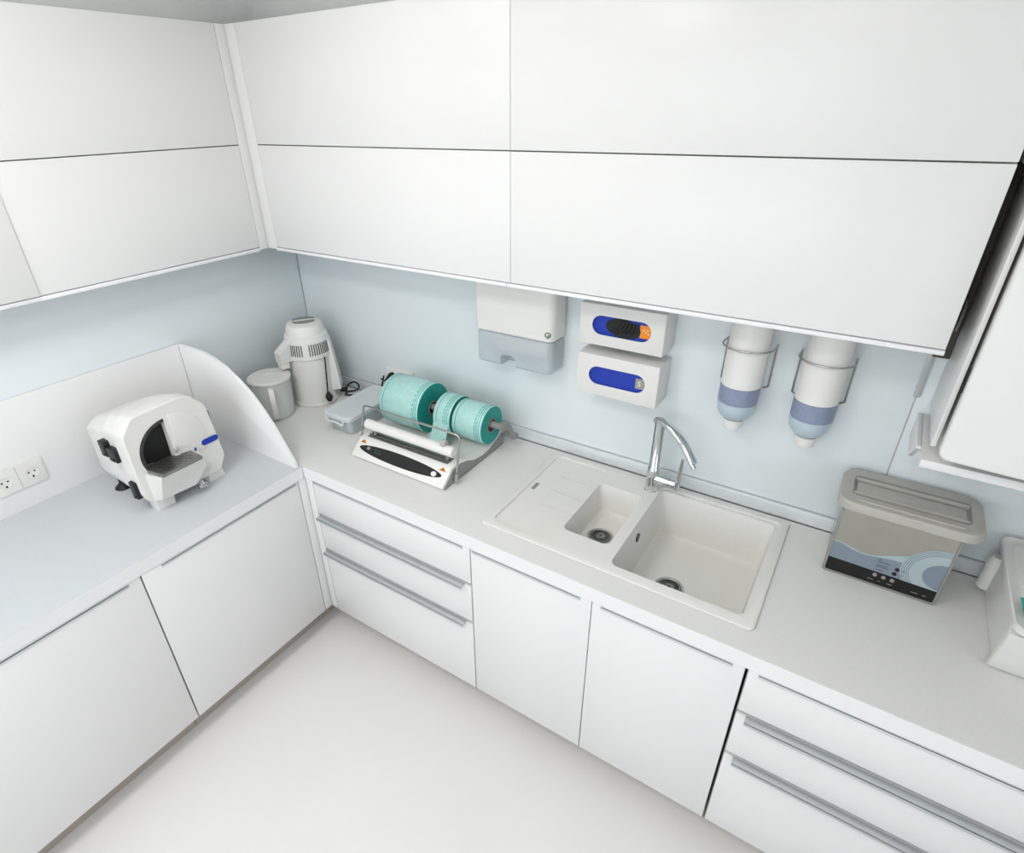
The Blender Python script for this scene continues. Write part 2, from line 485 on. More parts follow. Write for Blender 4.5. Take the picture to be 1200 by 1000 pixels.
# faucet
fx, fy = 1.924, -.104
f = thing('faucet', 'chrome single-lever kitchen faucet with an arched spout behind the sink bowls', 'faucet', (fx, fy, H + .007))
z0 = H + .007
MB().lathe([(.027, 0), (.027, .004), (.024, .007)], (fx, fy, z0), 32).build('base_ring', M['chrome'], f)
MB().lathe([(.0235, .006), (.0225, .10), (.019, .105), (.0185, .288), (.016, .295)], (fx, fy, z0), 32).build('column', M['chrome'], f)
d = Vector((.896, -.445, 0)).normalized()
C0 = Vector((fx, fy, z0 + .283))
path = [(-.017, .004), (.006, .010), (.03, .008), (.06, .0), (.09, -.014), (.12, -.034), (.147, -.057), (.168, -.080)]
side = Vector((-d.y, d.x, 0))
secs = []
for i, (u, w) in enumerate(path):
    a = path[max(i - 1, 0)]; b = path[min(i + 1, len(path) - 1)]
    tn = Vector((b[0] - a[0], b[1] - a[1])).normalized()
    nn = Vector((-tn.y, tn.x))
    ring = []
    for k in range(20):
        t_ = 2 * PI * k / 20
        cw, ch = math.cos(t_) * .0175, math.sin(t_) * .0125
        ring.append(C0 + d * (u + nn.x * ch) + Vector((0, 0, w + nn.y * ch)) + side * cw)
    secs.append(ring)
sp = MB().loft(secs); so = sp.build('spout', M['chrome'], f, angle=50)
tip = C0 + d * .164 + Vector((0, 0, -.084))
MB().tube([tip, tip + d * .008 + Vector((0, 0, -.012))], .0085, 16).build('aerator', M['chrome'], so)
lv = MB()
lv.lathe([(.021, 0), (.021, .050), (.018, .051), (.018, .053), (.0205, .054), (.0205, .074), (.017, .078)], (fx + .012, fy, z0 + .055), 28, axis='x')
lv.build('lever_body', M['chrome'], f)
hx = fx + .092
MB().tube([(hx, fy - .002, z0 + .034), (hx + .002, fy - .003, z0 + .075), (hx + .006, fy - .005, z0 + .168)], [.009, .0085, .006], 12).build('lever', M['chrome'], f)

# ------------------------------------------------------------------ dispensers
t = thing('towel_dispenser', 'white paper towel dispenser with a smoky clear lower window on the wall', 'dispenser', (1.32, 0, 1.255))
MB().prism(rrect(1.160, 1.49, 1.27, 1.628, .012), 'xz', -.018, -.006, .002).build('back_plate', M['white'], t)


def disp_outline(x0, x1, yb, yf, r=.03):
    return [(x0, yb), (x1, yb)] + [(x1 - r + r * math.cos(a), yf + r - r * math.sin(a)) for a in [i * PI / 16 for i in range(9)]] + [(x0 + r * .6 - r * .6 * math.sin(a), yf + r * .6 - r * .6 * math.cos(a)) for a in [i * PI / 16 for i in range(9)]]


oc = disp_outline(1.152, 1.496, -.0185, -.120)
MB().prism(oc, 'xy', 1.398, 1.624, .010, 4).build('cover', M['white'], t)
# clear lower part: walls with a notch in the front
z0_, z1_ = 1.266, 1.397
nx0, nx1, nz = 1.268, 1.336, 1.315
o_c = disp_outline(1.156, 1.492, -.0185, -.117)
lowp = MB().prism(o_c, 'xy', z0_, z1_, .014, 4)
lowp = boolcut(lowp, [MB().prism([(nx0, 1.2), (nx1, 1.2)] + [(nx1, nz - .015), (nx1 - .006, nz - .004), (nx1 - .018, nz), (nx0 + .018, nz), (nx0 + .006, nz - .004), (nx0, nz - .015)], 'xz', -.2, -.05)])
lowp.build('clear_window', M['clear'], t)
st = MB().box(1.185, 1.462, -.095, -.03, 1.325, 1.39, .002); st.build('towel_stack', M['whitematte'], t)
lk = MB().lathe([(.012, 0), (.012, -.007), (.007, -.008), (.007, -.004), (.001, -.004)], (1.475, -.113, 1.428), 20, axis='y')
lk.build('lock', M['grate'], t)
MB().box(1.477, 1.481, -.138, -.118, 1.425, 1.429, .001).build('key', M['steel'], t)


def glove_disp(z0, z1, x0, x1, dep, label, blabel, black):
    t = thing('glove_dispenser', label, 'dispenser', ((x0 + x1) / 2, 0, z0), 'glove box holders on the splashback')
    w = MB().box(x0, x1, -dep, -.0065, z0, z1, .004)
    sx0, sx1 = x0 + .047, x1 - .045
    sz = (z0 + z1) / 2 + .001
    hh = .034
    stad = [(sx1 - hh + hh * math.cos(a), sz + hh * math.sin(a)) for a in [-PI / 2 + i * PI / 12 for i in range(13)]] + [(sx0 + hh - hh * math.cos(a), sz - hh * math.sin(a)) for a in [-PI / 2 + i * PI / 12 for i in range(13)]]
    w = boolcut(w, [MB().box(x0 + .004, x1 - .004, -dep + .004, -.012, z0 + .004, z1 - .004), MB().prism(stad, 'xz', -dep - .05, -dep + .02)])
    w.build('housing', M['whitematte'], t)
    bx = thing('glove_box', blabel, 'box', ((x0 + x1) / 2, -.07, z0 + .004), 'blue glove boxes')
    MB().box(x0 + .006, x1 - .006, -dep + .0065, -.014, z0 + .0045, z1 - .006, .001).build('carton', M['blue'], bx)
    fy_ = -dep + .0060
    if black:
        ex = [(sx0 + .11 + .062 * math.cos(a) , sz - .001 + .0325 * math.sin(a) - .004 * math.cos(a)) for a in [i * PI / 14 for i in range(28)]]
        MB().prism(ex, 'xz', fy_ - .0008, fy_ + .0005).build('opening', M['black'], bx)
        gl = MB()
        for k in range(6):
            gl.tube([(sx0 + .075 + k * .014, fy_ - .0015, sz - .022 + .002 * k), (sx0 + .09 + k * .014, fy_ - .004, sz + .002), (sx0 + .105 + k * .011, fy_ - .0015, sz + .024)], .0035, 8, smooth=4)
        gl.build('glove_fold', M['dark'], bx)
        MB().box(sx1 - .040, sx1 - .002, fy_ - .0006, fy_ + .0003, sz - .022, sz + .022).build('sticker', M['orange'], bx)
        mk = MB()
        for a, b in ((.010, .004), (.018, -.002), (.024, .006), (.027, -.008)):
            mk.box(sx1 - .040 + a, sx1 - .036 + a, fy_ - .0009, fy_, sz + b, sz + b + .004)
        mk.build('sticker_marks', M['white'], bx)
    else:
        MB().box(sx1 - .036, sx1 - .003, fy_ - .0006, fy_ + .0003, sz - .019, sz + .019).build('sticker', M['greysticker'], bx)
        cu = bpy.data.curves.new('s', 'FONT'); cu.body = 'S'; cu.size = .026; cu.extrude = .0002
        to = bpy.data.objects.new('s', cu); COL.objects.link(to)
        dg = bpy.context.evaluated_depsgraph_get(); dg.update()
        me = bpy.data.meshes.new_from_object(to.evaluated_get(dg))
        bpy.data.objects.remove(to); bpy.data.curves.remove(cu)
        k = MB(); k.bm.from_mesh(me); bpy.data.meshes.remove(me)
        k.bm.transform(Matrix.Translation((sx1 - .028, fy_ - .0008, sz - .009)) @ Matrix.Rotation(PI / 2, 4, 'X'))
        k.build('size_letter', M['white'], bx)
        od = MB()
        for a, b in ((-.034, .012), (-.009, .0)):
            od.box(sx1 + a, sx1 + a + .004, fy_ - .0009, fy_, sz + b, sz + b + .004)
        od.build('sticker_marks', M['orange'], bx)


glove_disp(1.433, 1.578, 1.604, 1.905, .128, 'upper white wall holder for gloves, right under the cabinet', 'blue glove carton with a black glove opening, in the upper holder', True)
glove_disp(1.243, 1.397, 1.604, 1.905, .128, 'lower white wall holder for gloves, above the faucet', 'closed blue glove carton with a grey sticker, in the lower holder', False)


def soap(cx, label, hlabel):
    cy = -.0675
    t = thing('dispenser_bottle', label, 'bottle', (cx, cy, 1.24), 'inverted dispenser bottles')
    R = .060
    MB().lathe([(.024, .010), (.028, .012), (R * .75, .026), (R * .93, .042), (R, .062), (R, .078)], (cx, cy, 1.24), 40).build('shoulder', M['gel'], t)
    MB().lathe([(R, .0785), (R + .0006, .079), (R + .0006, .136), (R, .1365)], (cx, cy, 1.24), 40).build('label_band', M['label'], t)
    MB().lathe([(R, .137), (R, .36), (R * .95, .378), (R * .80, .392), (R * .4, .397)], (cx, cy, 1.24), 40).build('bottle_body', M['white'], t)
    MB().lathe([(.024, -.021), (.029, -.018), (.032, -.004), (.033, .014), (.024, .0115)], (cx, cy, 1.24), 32).build('cap', M['white'], t)
    rb = []
    for i in range(21):
        a = PI + PI * i / 20
        rb.append((cx + .074 * math.cos(a), cy - .006 + .070 * math.sin(a), 1.508))
    w = MB().tube([(cx - .074, -.010, 1.500)] + rb + [(cx + .074, -.010, 1.500)], .003, 8)
    for sx in (-1, 1):
        w.tube([(cx + sx * .074, -.009, 1.500), (cx + sx * .074, -.009, 1.39), (cx + sx * .074, -.009, 1.36), (cx + sx * .060, -.009, 1.352)], .003, 8)
    one(w, 'bottle_holder', M['steel'], hlabel, 'holder', (cx, -.009, 1.352), 'wire bottle holders')


soap(2.150, 'upside-down white dispenser bottle with blue band, nearer the glove boxes', 'steel wire holder around the left upside-down bottle')
soap(2.368, 'upside-down white dispenser bottle with blue band, right one of the pair', 'steel wire holder around the right upside-down bottle')

# ------------------------------------------------------------------ distiller, jug, corner things
dx, dy = .222, -.205
t = thing('water_distiller', 'white water distiller with a vented head standing in the corner', 'distiller', (dx, dy, H))
MB().lathe([(.104, 0), (.109, .002), (.109, .012), (.105, .016)], (dx, dy, H), 48).build('base', M['white'], t)
MB().lathe([(.103, .0165), (.103, .10), (.101, .238)], (dx, dy, H), 48).build('body', M['white'], t)
hd = MB().lathe([(.102, .239), (.108, .242), (.107, .262), (.103, .320), (.098, .346), (.090, .352), (.088, .372), (.080, .394), (.062, .404), (.03, .407)], (dx, dy, H), 48)
hd.build('head', M['white'], t)
vn = MB()
vd = math.atan2(-.61, .79)
for base, n in ((vd - .52, 6), (vd + .56, 10)):
    for i in range(n):
        a = base + (i - n / 2) * .105
        xf = Matrix.Translation((dx, dy, H)) @ Matrix.Rotation(a, 4, 'Z') @ Matrix.Translation((.1055, 0, .289)) @ Matrix.Rotation(math.radians(-4), 4, 'Y')
        vn.box(-.002, .0012, -.0021, .0021, -.027, .027, xf=xf)
vn.build('vent_slots', M['dark'], t)
tv = MB()
for sgn in (1, -1):
    pg = [(.052 * math.cos(a), sgn * (.012 + .040 * math.sin(a))) for a in [i * PI / 14 for i in range(15)]]
    tv.prism(pg, 'xy', H + .4035, H + .4078, xf=Matrix.Translation((dx, dy, 0)) @ Matrix.Rotation(.9, 4, 'Z'))
tv.build('top_grille', M['grey'], t)
# spout arm toward the jug
sa = MB()
ja = math.atan2(-.415 + .205, .185 - .222)
xf = Matrix.Translation((dx, dy, H)) @ Matrix.Rotation(ja, 4, 'Z')
secs = [[(x, -.026, a), (x, .026, a), (x, .026, b), (x, -.026, b)] for x, a, b in ((.085, .242, .345), (.105, .240, .325), (.150, .238, .295), (.160, .240, .285))]
sa.loft(secs, xf=xf)
sa.box(.118, .158, -.023, .023, .207, .239, .005, xf=xf)
sa.build('spout', M['white'], t)
# rear channel column and cord
ca = 0.72
xf = Matrix.Translation((dx, dy, H)) @ Matrix.Rotation(ca, 4, 'Z')
secs = [[(x0_, -w, z), (x0_ + dpt, -w * .8, z), (x0_ + dpt, w * .8, z), (x0_, w, z)] for z, x0_, dpt, w in ((.06, .080, .052, .052), (.12, .080, .048, .048), (.22, .078, .040, .040), (.31, .07, .036, .036), (.345, .06, .026, .03))]
MB().loft(secs, xf=xf).build('rear_channel', M['white'], t)
cd = math.atan2(-.35, .9)
q = lambda a, r, z: (dx + r * math.cos(a), dy + r * math.sin(a), H + z)
crd = MB().tube([q(-.02, .112, .246), q(-.04, .110, .20), q(-.10, .109, .12), q(-.16, .112, .065)], .0032, 8, smooth=5)
co = crd.build('hanging_cord', M['black'], t)
pl = MB().tube([q(-.16, .113, .068), q(-.17, .117, .058), q(-.17, .120, .046), q(-.18, .122, .024)], [.006, .012, .019, .011], 14)
pl.box(-.004, .004, -.004, .004, -.006, .0)if False else None
pl.build('plug', M['black'], co)

# jug
jx, jy = .185, -.425
t = thing('water_jug', 'frosted jug with a round white lid and handle under the distiller spout', 'jug', (jx, jy, H))
MB().lathe([(.080, 0), (.084, .003), (.090, .10), (.092, .182), (.0895, .182), (.087, .10), (.081, .006), (.001, .004)], (jx, jy, H), 40).build('jug_body', M['frost'], t)
MB().lathe([(.093, .1825), (.098, .184), (.098, .192), (.093, .196), (.03, .197), (.028, .1935), (.001, .1935)], (jx, jy, H), 40).build('lid', M['whitematte'], t)
ha = -.62
q = lambda r, z: (jx + r * math.cos(ha), jy + r * math.sin(ha), H + z)
secs = []
sd = Vector((-math.sin(ha), math.cos(ha), 0))
hp = [(.088, .168), (.112, .172), (.128, .160), (.134, .12), (.131, .07), (.122, .035), (.104, .022), (.083, .022)]
for i, (r_, z_) in enumerate(hp):
    a = hp[max(i - 1, 0)]; b = hp[min(i + 1, len(hp) - 1)]
    tn = Vector((b[0] - a[0], b[1] - a[1])).normalized(); nn = Vector((-tn.y, tn.x)) * .004
    p = [Vector(q(r_ + sg * nn.x, z_ + sg * nn.y)) + sd * w for sg, w in ((1, .011), (1, -.011), (-1, -.011), (-1, .011))]
    secs.append(p)
MB().loft(secs).build('handle', M['white'], t, angle=50)

# power lead behind the distiller: coiled lead with connector
lead = thing('power_lead', 'black power lead with connector lying in a loop beside the distiller', 'cable', (.34, -.06, H))
MB().tube([(.300, -.115, H + .03), (.315, -.10, H + .028), (.325, -.092, H + .026)], [.010, .014, .009], 12).build('connector', M['black'], lead)
MB().tube([(.318, -.098, H + .026), (.318, -.075, H + .045), (.345, -.062, H + .062), (.375, -.06, H + .054), (.37, -.06, H + .028), (.335, -.062, H + .010), (.31, -.08, H + .0052), (.33, -.11, H + .0052), (.38, -.08, H + .0052), (.45, -.05, H + .008), (.505, -.036, H + .055), (.53, -.030, H + .125)], .0042, 8, smooth=6).build('cord', M['black'], lead)

# wall outlet on the back wall with plug
t = thing('power_outlet', 'white double power outlet low on the back wall behind the teal rolls', 'outlet', (.62, -.006, 1.00), 'double power outlets')
MB().prism(rrect(.535, .705, .985, 1.068, .004), 'xz', -.014, -.0062, .002).build('cover_plate', M['outlet'], t)
MB().lathe([(.022, 0), (.022, -.001), (.001, -.001)], (.578, -.0145, 1.027), 24, axis='y').build('socket', M['whitematte'], t)
MB().lathe([(.022, 0), (.022, -.001), (.001, -.001)], (.662, -.0145, 1.027), 24, axis='y').build('socket', M['whitematte'], t)
pg = MB().lathe([(.018, 0), (.020, -.012), (.016, -.022), (.007, -.040), (.004, -.046)], (.578, -.0158, 1.027), 20, axis='y')
pg.tube([(.578, -.058, 1.027), (.566, -.065, 1.018), (.54, -.060, 1.02)], .004, 8, smooth=4)
one(pg, 'power_plug', M['black'], 'black plug pushed into the outlet behind the teal rolls', 'plug', (.578, -.016, 1.027))

# storage box
bx_ = .588; by_ = -.245
t = thing('storage_box', 'translucent plastic storage box with a pale lid between distiller and rolls', 'box', (bx_, by_, H))
sec = lambda w, l, z, r: [(bx_ + p[0], by_ + p[1], z) for p in rrect(-w, w, -l, l, r, 5)]
MB().loft([sec(.066, .142, H, .02), sec(.068, .146, H + .004, .022), sec(.078, .160, H + .078, .026), sec(.074, .156, H + .078, .024), sec(.065, .143, H + .008, .02)]).build('base', M['frostbox'], t)
MB().loft([sec(.080, .163, H + .074, .028), sec(.085, .170, H + .075, .03), sec(.085, .170, H + .091, .03), sec(.082, .167, H + .095, .028), sec(.070, .155, H + .096, .02), sec(.067, .152, H + .093, .02)]).build('lid', M['lidbox'], t)
cl = MB().tube([(bx_ - .05, by_ - .172, H + .086), (bx_ - .042, by_ - .178, H + .066), (bx_ + .02, by_ - .178, H + .066), (bx_ + .05, by_ - .178, H + .060), (bx_ + .052, by_ - .172, H + .084)], .0045, 8, smooth=4)
cl.build('clip', M['lidbox'], t)

# ------------------------------------------------------------------ heat sealer and rolls
hx0, hx1 = .785, 1.262
t = thing('heat_sealer', 'white and grey pouch heat sealer with a black oval control panel on the worktop', 'sealer', (1.02, -.3, H))
low = [(-.512, H), (-.516, H + .004), (-.40, H + .012), (-.30, H + .020), (-.2, H + .022), (-.12, H + .045), (-.085, H + .068), (-.078, H + .05), (-.095, H)]
prof = [(-.516, H + .003), (-.520, H + .010), (-.517, H + .018), (-.462, H + .066), (-.452, H + .070), (-.392, H + .072), (-.36, H + .060), (-.31, H + .036), (-.25, H + .026), (-.19, H + .030), (-.13, H + .055), (-.093, H + .082), (-.083, H + .085), (-.080, H + .078), (-.084, H + .066), (-.12, H + .044), (-.2, H + .021), (-.30, H + .018), (-.40, H + .011)]
MB().prism(prof, 'yz', hx0, hx1, .003).build('top_shell', M['white'], t)
sidep = [(-.508, H), (-.513, H + .006), (-.456, H + .060), (-.40, H + .062), (-.36, H + .052), (-.31, H + .030), (-.25, H + .020), (-.19, H + .024), (-.13, H + .048), (-.088, H + .075), (-.084, H + .05), (-.10, H)]
MB().prism(sidep, 'yz', hx0 + .004, hx1 + .004, .002).build('base', M['grey'], t)
# sloped front panel frame: point on slope
p0 = Vector((0, -.517, H + .018)); p1 = Vector((0, -.462, H + .066))
up = (p1 - p0).normalized(); nrm = Vector((0, -up.z, up.y))
mid = (p0 + p1) / 2


def slope_disc(name, cx, cu, rx, ru, th, m, parent=t, n=40, off=0.0):
    b = MB(); v = []
    for lvl in (off - .0005, off + th):
        v.append([Vector((cx + rx * math.cos(2 * PI * i / n), 0, 0)) + mid + up * (cu + ru * math.sin(2 * PI * i / n)) + nrm * lvl for i in range(n)])
    b.loft(v)
    return b.build(name, m, parent)


cx_ = (hx0 + hx1) / 2
pn = slope_disc('control_panel', cx_ - .002, 0, .214, .026, .001, M['dark'])
slope_disc('button', cx_ - .168, .004, .008, .007, .003, M['steel'], pn)
slope_disc('button', cx_ + .176, -.002, .012, .010, .004, M['white'], pn)
leds = MB()
for i in range(3):
    for j in range(2):
        c = mid + up * (.006 - .010 * j) + nrm * .0012 + Vector((cx_ - .132 + i * .012 + j * .004, 0, 0))
        leds.box(c.x - .002, c.x + .002, c.y - .001, c.y + .001, c.z - .001, c.z + .001)
leds.build('indicator_lights', M['tealink'], pn)
for cx in (hx0 + .030, hx1 - .034):
    tri = MB(); v = []
    for lvl in (-.0003, .0008):
        v.append([Vector((cx, 0, 0)) + mid + Vector((dx_, 0, 0)) + up * du + nrm * lvl for dx_, du in ((-.017, .020), (.017, .020), (0, .0355))])
    tri.loft(v); to = tri.build('warning_sticker', M['orange'], t)
    tm = MB()
    for dx_, du, w in ((0, .0295, .0022), (-.0045, .0235, .0032), (.0045, .0235, .0032)):
        c = mid + up * du + nrm * .0009 + Vector((cx + dx_, 0, 0))
        tm.box(c.x - w, c.x + w, c.y - .0012, c.y + .0012, c.z - .0012, c.z + .0012)
    tm.build('warning_symbol', M['black'], to)
sl = MB()
sl.box(hx0 + .03, hx1 - .03, -.446, -.400, H + .0712, H + .074, .001)
sl.box(hx0 + .03, hx1 - .03, -.434, -.430, H + .074, H + .079); sl.box(hx0 + .03, hx1 - .03, -.418, -.414, H + .074, H + .079)
sl.build('sealing_slot', M['grate'], t)
rl = MB().lathe([(.017, 0), (.021, .003), (.021, .451), (.017, .454)], (hx0 + .012, -.424, H + .118), 28, axis='x')
ro = rl.build('roller_arm', M['white'], t)
for cx in (hx0 + .055, hx1 - .045): MB().lathe([(.007, 0), (.007, .04)], (cx, -.424, H + .072), 12).build('arm_post', M['grey'], t)
MB().prism([(-.421 + .016 * math.cos(a), H + .139 + .020 * math.sin(a)) for a in [i * PI / 10 for i in range(11)]], 'yz', hx1 - .070, hx1 - .048, .002).build('cutter_slider', M['lidgrey'], t)
wb = MB()
xl, xr, zt_, yt = hx0 - .008, hx1 + .014, H + .196, -.415
wb.tube([(xl, -.452, H + .028), (xl, -.43, H + .12), (xl, yt, zt_ - .02), (xl + .006, yt, zt_ - .006), (xl + .02, yt, zt_), (xr - .02, yt, zt_), (xr - .006, yt, zt_ - .006), (xr, yt, zt_ - .02), (xr, -.43, H + .12), (xr, -.452, H + .028)], .0042, 10)
wb.tube([(xr + .003, -.452, H + .048), (xr + .003, -.458, H + .018)], .008, 12); wb.tube([(xl - .003, -.452, H + .048), (xl - .003, -.458, H + .018)], .008, 12)
wb.build('wire_guard', M['steel'], t)
AY, AZ = -.19, H + .160
spn = MB().tube([(hx0 - .04, AY, AZ - .020), (hx1 + .055, AY, AZ - .020)], .014, 16)
spn.tube([(hx1 + .055, AY, AZ - .02), (hx1 + .062, AY, AZ - .02)], .018, 16)
spn.build('spindle', M['grey'], t)
for nm, xx in (('spindle_bracket', hx1 + .060), ('spindle_bracket', hx0 - .046)):
    br = MB()
    br.prism([(AY - .014, AZ - .004), (AY + .006, AZ - .002), (AY + .03, AZ - .012), (AY + .055, AZ - .036), (AY + .068, AZ - .064), (AY + .088, H + .064), (AY + .105, H + .064), (AY + .105, H + .052), (AY + .09, H + .046), (AY + .062, H + .053), (AY + .048, AZ - .062), (AY + .034, AZ - .044), (AY + .006, AZ - .036), (AY - .014, AZ - .034)], 'yz', xx, xx + .009, .002)
    if xx > 1: br.box(hx1 - .002, xx + .012, AY + .084, AY + .108, H + .044, H + .066, .004)
    br.build(nm, M['grey'], t)


def roll(x0, x1, R, label, strip=False, dz=0):
    r = thing('pouch_roll', label, 'roll', ((x0 + x1) / 2, AY, AZ - .02 + .014 - R), 'sterilization pouch rolls')
    cz = AZ - .026 + dz
    ORG[r.name] = Vector(r.location)
    e = .0015
    MB().lathe([(.033, e), (R - .0015, e), (R - .0015, x1 - x0 - e), (.033, x1 - x0 - e), (.033, e)], (x0, AY, cz), 56, axis='x').build('wound_film', M['tealdark'], r, angle=50)
    MB().lathe([(R - .0012, e), (R, 2 * e), (R, x1 - x0 - 2 * e), (R - .0012, x1 - x0 - e), (R - .0012, e)], (x0, AY, cz), 56, axis='x').build('outer_film', M['teal'], r, angle=50)
    pr = MB()
    for off in (.016, x1 - x0 - .014, x1 - x0 - .024):
        pr.lathe([(R, 0), (R + .0003, 0), (R + .0003, .003), (R, .003), (R, 0)], (x0 + off, AY, cz), 56, axis='x')
    n = 34
    for i in range(n):
        a = 2 * PI * i / n
        pr.box(0, .004, -.0055, .0055, R - .0004, R + .0004, xf=Matrix.Translation((x1 - .034, AY, cz)) @ Matrix.Rotation(a, 4, 'X'))
    pr.build('printed_edge', M['tealink'], r)
    MB().lathe([(.027, -.001), (.033, -.001), (.033, x1 - x0 + .001), (.027, x1 - x0 + .001), (.027, -.001)], (x0, AY, cz), 40, axis='x').build('core', M['card'], r)
    if strip:
        y_ = AY - R
        sp_ = [(AY - R * math.sin(a) * 1.0, cz + R * math.cos(a)) for a in [1.2 + i * .06 for i in range(8)]] + [(-.30, H + .075), (-.33, H + .055), (-.365, H + .068)]
        b = MB()
        secs = [[(x0 + .004, p[0], p[1] + .0006), (x1 - .004, p[0], p[1] + .0006), (x1 - .004, p[0], p[1] - .0004), (x0 + .004, p[0], p[1] - .0004)] for p in sp_]
        b.loft(secs); b.build('loose_end', M['teal'], r)


roll(.752, .968, .110, 'widest teal sterilization pouch roll, at the left end of the spindle')
roll(1.032, 1.118, .087, 'narrow teal pouch roll in the middle with its loose end pulled forward', True)
roll(1.124, 1.270, .081, 'right-hand teal pouch roll showing its grey cardboard core')

# ------------------------------------------------------------------ model trimmer
TX, TY = .0, 0
t = thing('model_trimmer', 'white plaster model trimmer with dark wheel opening on the left worktop', 'trimmer', (.33, -1.04, H))
sec0 = [(-1.192, .945), (-1.206, .985), (-1.206, 1.222), (-1.160, 1.278), (-.985, 1.286), (-.938, 1.268), (-.893, 1.218), (-.870, .985), (-.900, .930), (-1.04, .928), (-1.10, .940)]


def rnd(poly, r, n=3):
    out = []
    m = len(poly)
    for i in range(m):
        p = Vector(poly[i]); a = Vector(poly[i - 1]); b = Vector(poly[(i + 1) % m])
        d1 = (a - p); d2 = (b - p)
        k = min(r, d1.length * .45, d2.length * .45)
        s_ = p + d1.normalized() * k; e_ = p + d2.normalized() * k
        for j in range(n + 1):
            u = j / n
            out.append(tuple((1 - u) ** 2 * s_ + 2 * u * (1 - u) * p + u * u * e_))
    return out


rs = rnd(sec0, .012)
cyc, czc = -1.04, 1.09


def ring(x, sc, top=0, yoff=0):
    o = []
    for y, z in rs:
        yy = cyc + (y - cyc) * sc + yoff
        zz = czc + (z - czc) * sc
        if zz > czc: zz -= top * (zz - czc) / .19
        o.append((x, yy, zz))
    return o


shell = MB().loft([ring(.300, .93, .02), ring(.385, .93, .014), ring(.395, .985, .004), ring(.452, .985), ring(.459, .975), ring(.462, .955)])
body_ = MB().loft([ring(.145, .80, .068, -.005), ring(.152, .86, .068, -.005), ring(.165, .89, .066, -.004), ring(.299, .925, .022)])
ocx, ocz, orr = -1.050, 1.112, .128
disc = [(ocx + orr * math.cos(a), ocz + orr * math.sin(a)) for a in [i * 2 * PI / 48 for i in range(48)]]
qd = [(ocx - .003, ocz - .053)] + [(ocx - .003 + .117 * math.cos(a), ocz + .117 * math.sin(a)) for a in [PI / 2 + .02 + i * (PI / 2 + .44) / 20 for i in range(21)]]
shell = boolcut(shell, [MB().prism(qd, 'yz', .428, .52)])
shell.build('front_housing', M['trim'], t, angle=28)
body_.build('rear_housing', M['trim'], t, angle=28)
MB().prism([(ocx + .005 + .124 * math.cos(a), ocz + .124 * math.sin(a)) for a in [-.55 + i * (PI / 2 + .5) / 24 for i in range(25)]] + [(ocx + .005, ocz - .064)], 'yz', .4600, .4645, .002).build('front_cover', M['trim'], t)
MB().prism([(ocx - .003 + .113 * math.cos(a), ocz + .113 * math.sin(a)) for a in [i * 2 * PI / 40 for i in range(40)] if True][10:23] + [(ocx - .006, ocz - .0505)], 'yz', .4285, .433).build('grinding_wheel', M['black'], t)
ln = MB()
secs = []
for a in [PI / 2 + .03 + i * (PI / 2 + .41) / 20 for i in range(21)]:
    c_, s__ = math.cos(a), math.sin(a)
    secs.append([(.430, ocx - .003 + .1165 * c_, ocz + .1165 * s__), (.4615, ocx - .003 + .1165 * c_, ocz + .1165 * s__), (.4615, ocx - .003 + .104 * c_, ocz + .104 * s__), (.430, ocx - .003 + .104 * c_, ocz + .104 * s__)])
ln.loft(secs); ln.build('guard_lining', M['darkgrey'], t)
# worktable
tb = MB()
tb.prism([(.436, -1.158), (.460, -1.163), (.540, -1.150), (.540, -1.000), (.468, -1.000), (.458, -1.056), (.436, -1.056)], 'xy', 1.058, 1.072, .002)
tb.build('work_table', M['grate'], t)
tb2 = MB()
for i in range(8):
    for j in range(5):
        a0 = -1.135 + .022 * j + .008 * (i % 3)
        tb2.box(.455 + .0095 * i, .457 + .0095 * i, a0, a0 + .013, 1.0715, 1.0728)
tb2.build('table_grooves', M['dark'], t)
# chin below the table
ch = MB()
secs = [[(.455, -1.175, 1.056), (.455, -.975, 1.056), (.455, -.93, .965), (.455, -1.03, .935), (.455, -1.175, .945)],
        [(.530, -1.152, 1.057), (.530, -.992, 1.057), (.512, -.980, 1.012), (.494, -1.03, .945), (.494, -1.160, .952)]]
ch.loft(secs); ch.build('chin', M['trim'], t, angle=30)
# latches on the side
for x0_, x1_, z0_, z1_ in ((.285, .325, 1.105, 1.165), (.335, .39, 1.10, 1.15), (.412, .448, .968, 1.035)):
    l = MB().box(x0_, x1_, -1.216, -1.185, z0_, z1_, .004)
    l.tube([(x0_ + .01, -1.214, z0_ + .004), (x1_ - .006, -1.219, z0_ + .012)], .004, 8)
    l.build('latch', M['dark'], t)
MB().box(.30, .42, -.878, -.868, 1.08, 1.165, .003).build('side_plate', M['dark'], t)
ft = MB()
MB().prism([(-1.168, H), (-1.106, H), (-1.10, .95), (-1.175, .965)], 'yz', .405, .462, .003).build('foot', M['trim'], t)
MB().prism([(-.955, H), (-.888, H), (-.895, .94), (-.955, .94)], 'yz', .385, .452, .003).build('foot', M['trim'], t)
for y in (-1.155, -.92):
    MB().lathe([(.030, 0), (.029, .004), (.016, .016), (.010, .024), (.010, .060)], (.185, y, H), 24).build('suction_foot', M['black'], t)
vk = MB().tube([(.475, -1.005, .935), (.490, -1.005, .925)], .012, 14); vk.tube([(.490, -1.022, .925), (.490, -.988, .925)], .009, 10)
vk.build('tap_knob', M['chrome'], t)
lb = [(-.918 + .012 * math.cos(a) + sx, 1.075 + .012 * math.sin(a)) for a, sx in [(-PI / 2 + i * PI / 8, .022) for i in range(9)] + [(PI / 2 + i * PI / 8, -.022) for i in range(9)]]
MB().prism(lb, 'yz', .4646, .4656).build('blue_badge', M['blue'], t)
MB().box(.4646, .4656, -.9835, -.9765, 1.058, 1.072).build('blue_mark', M['blue'], t)
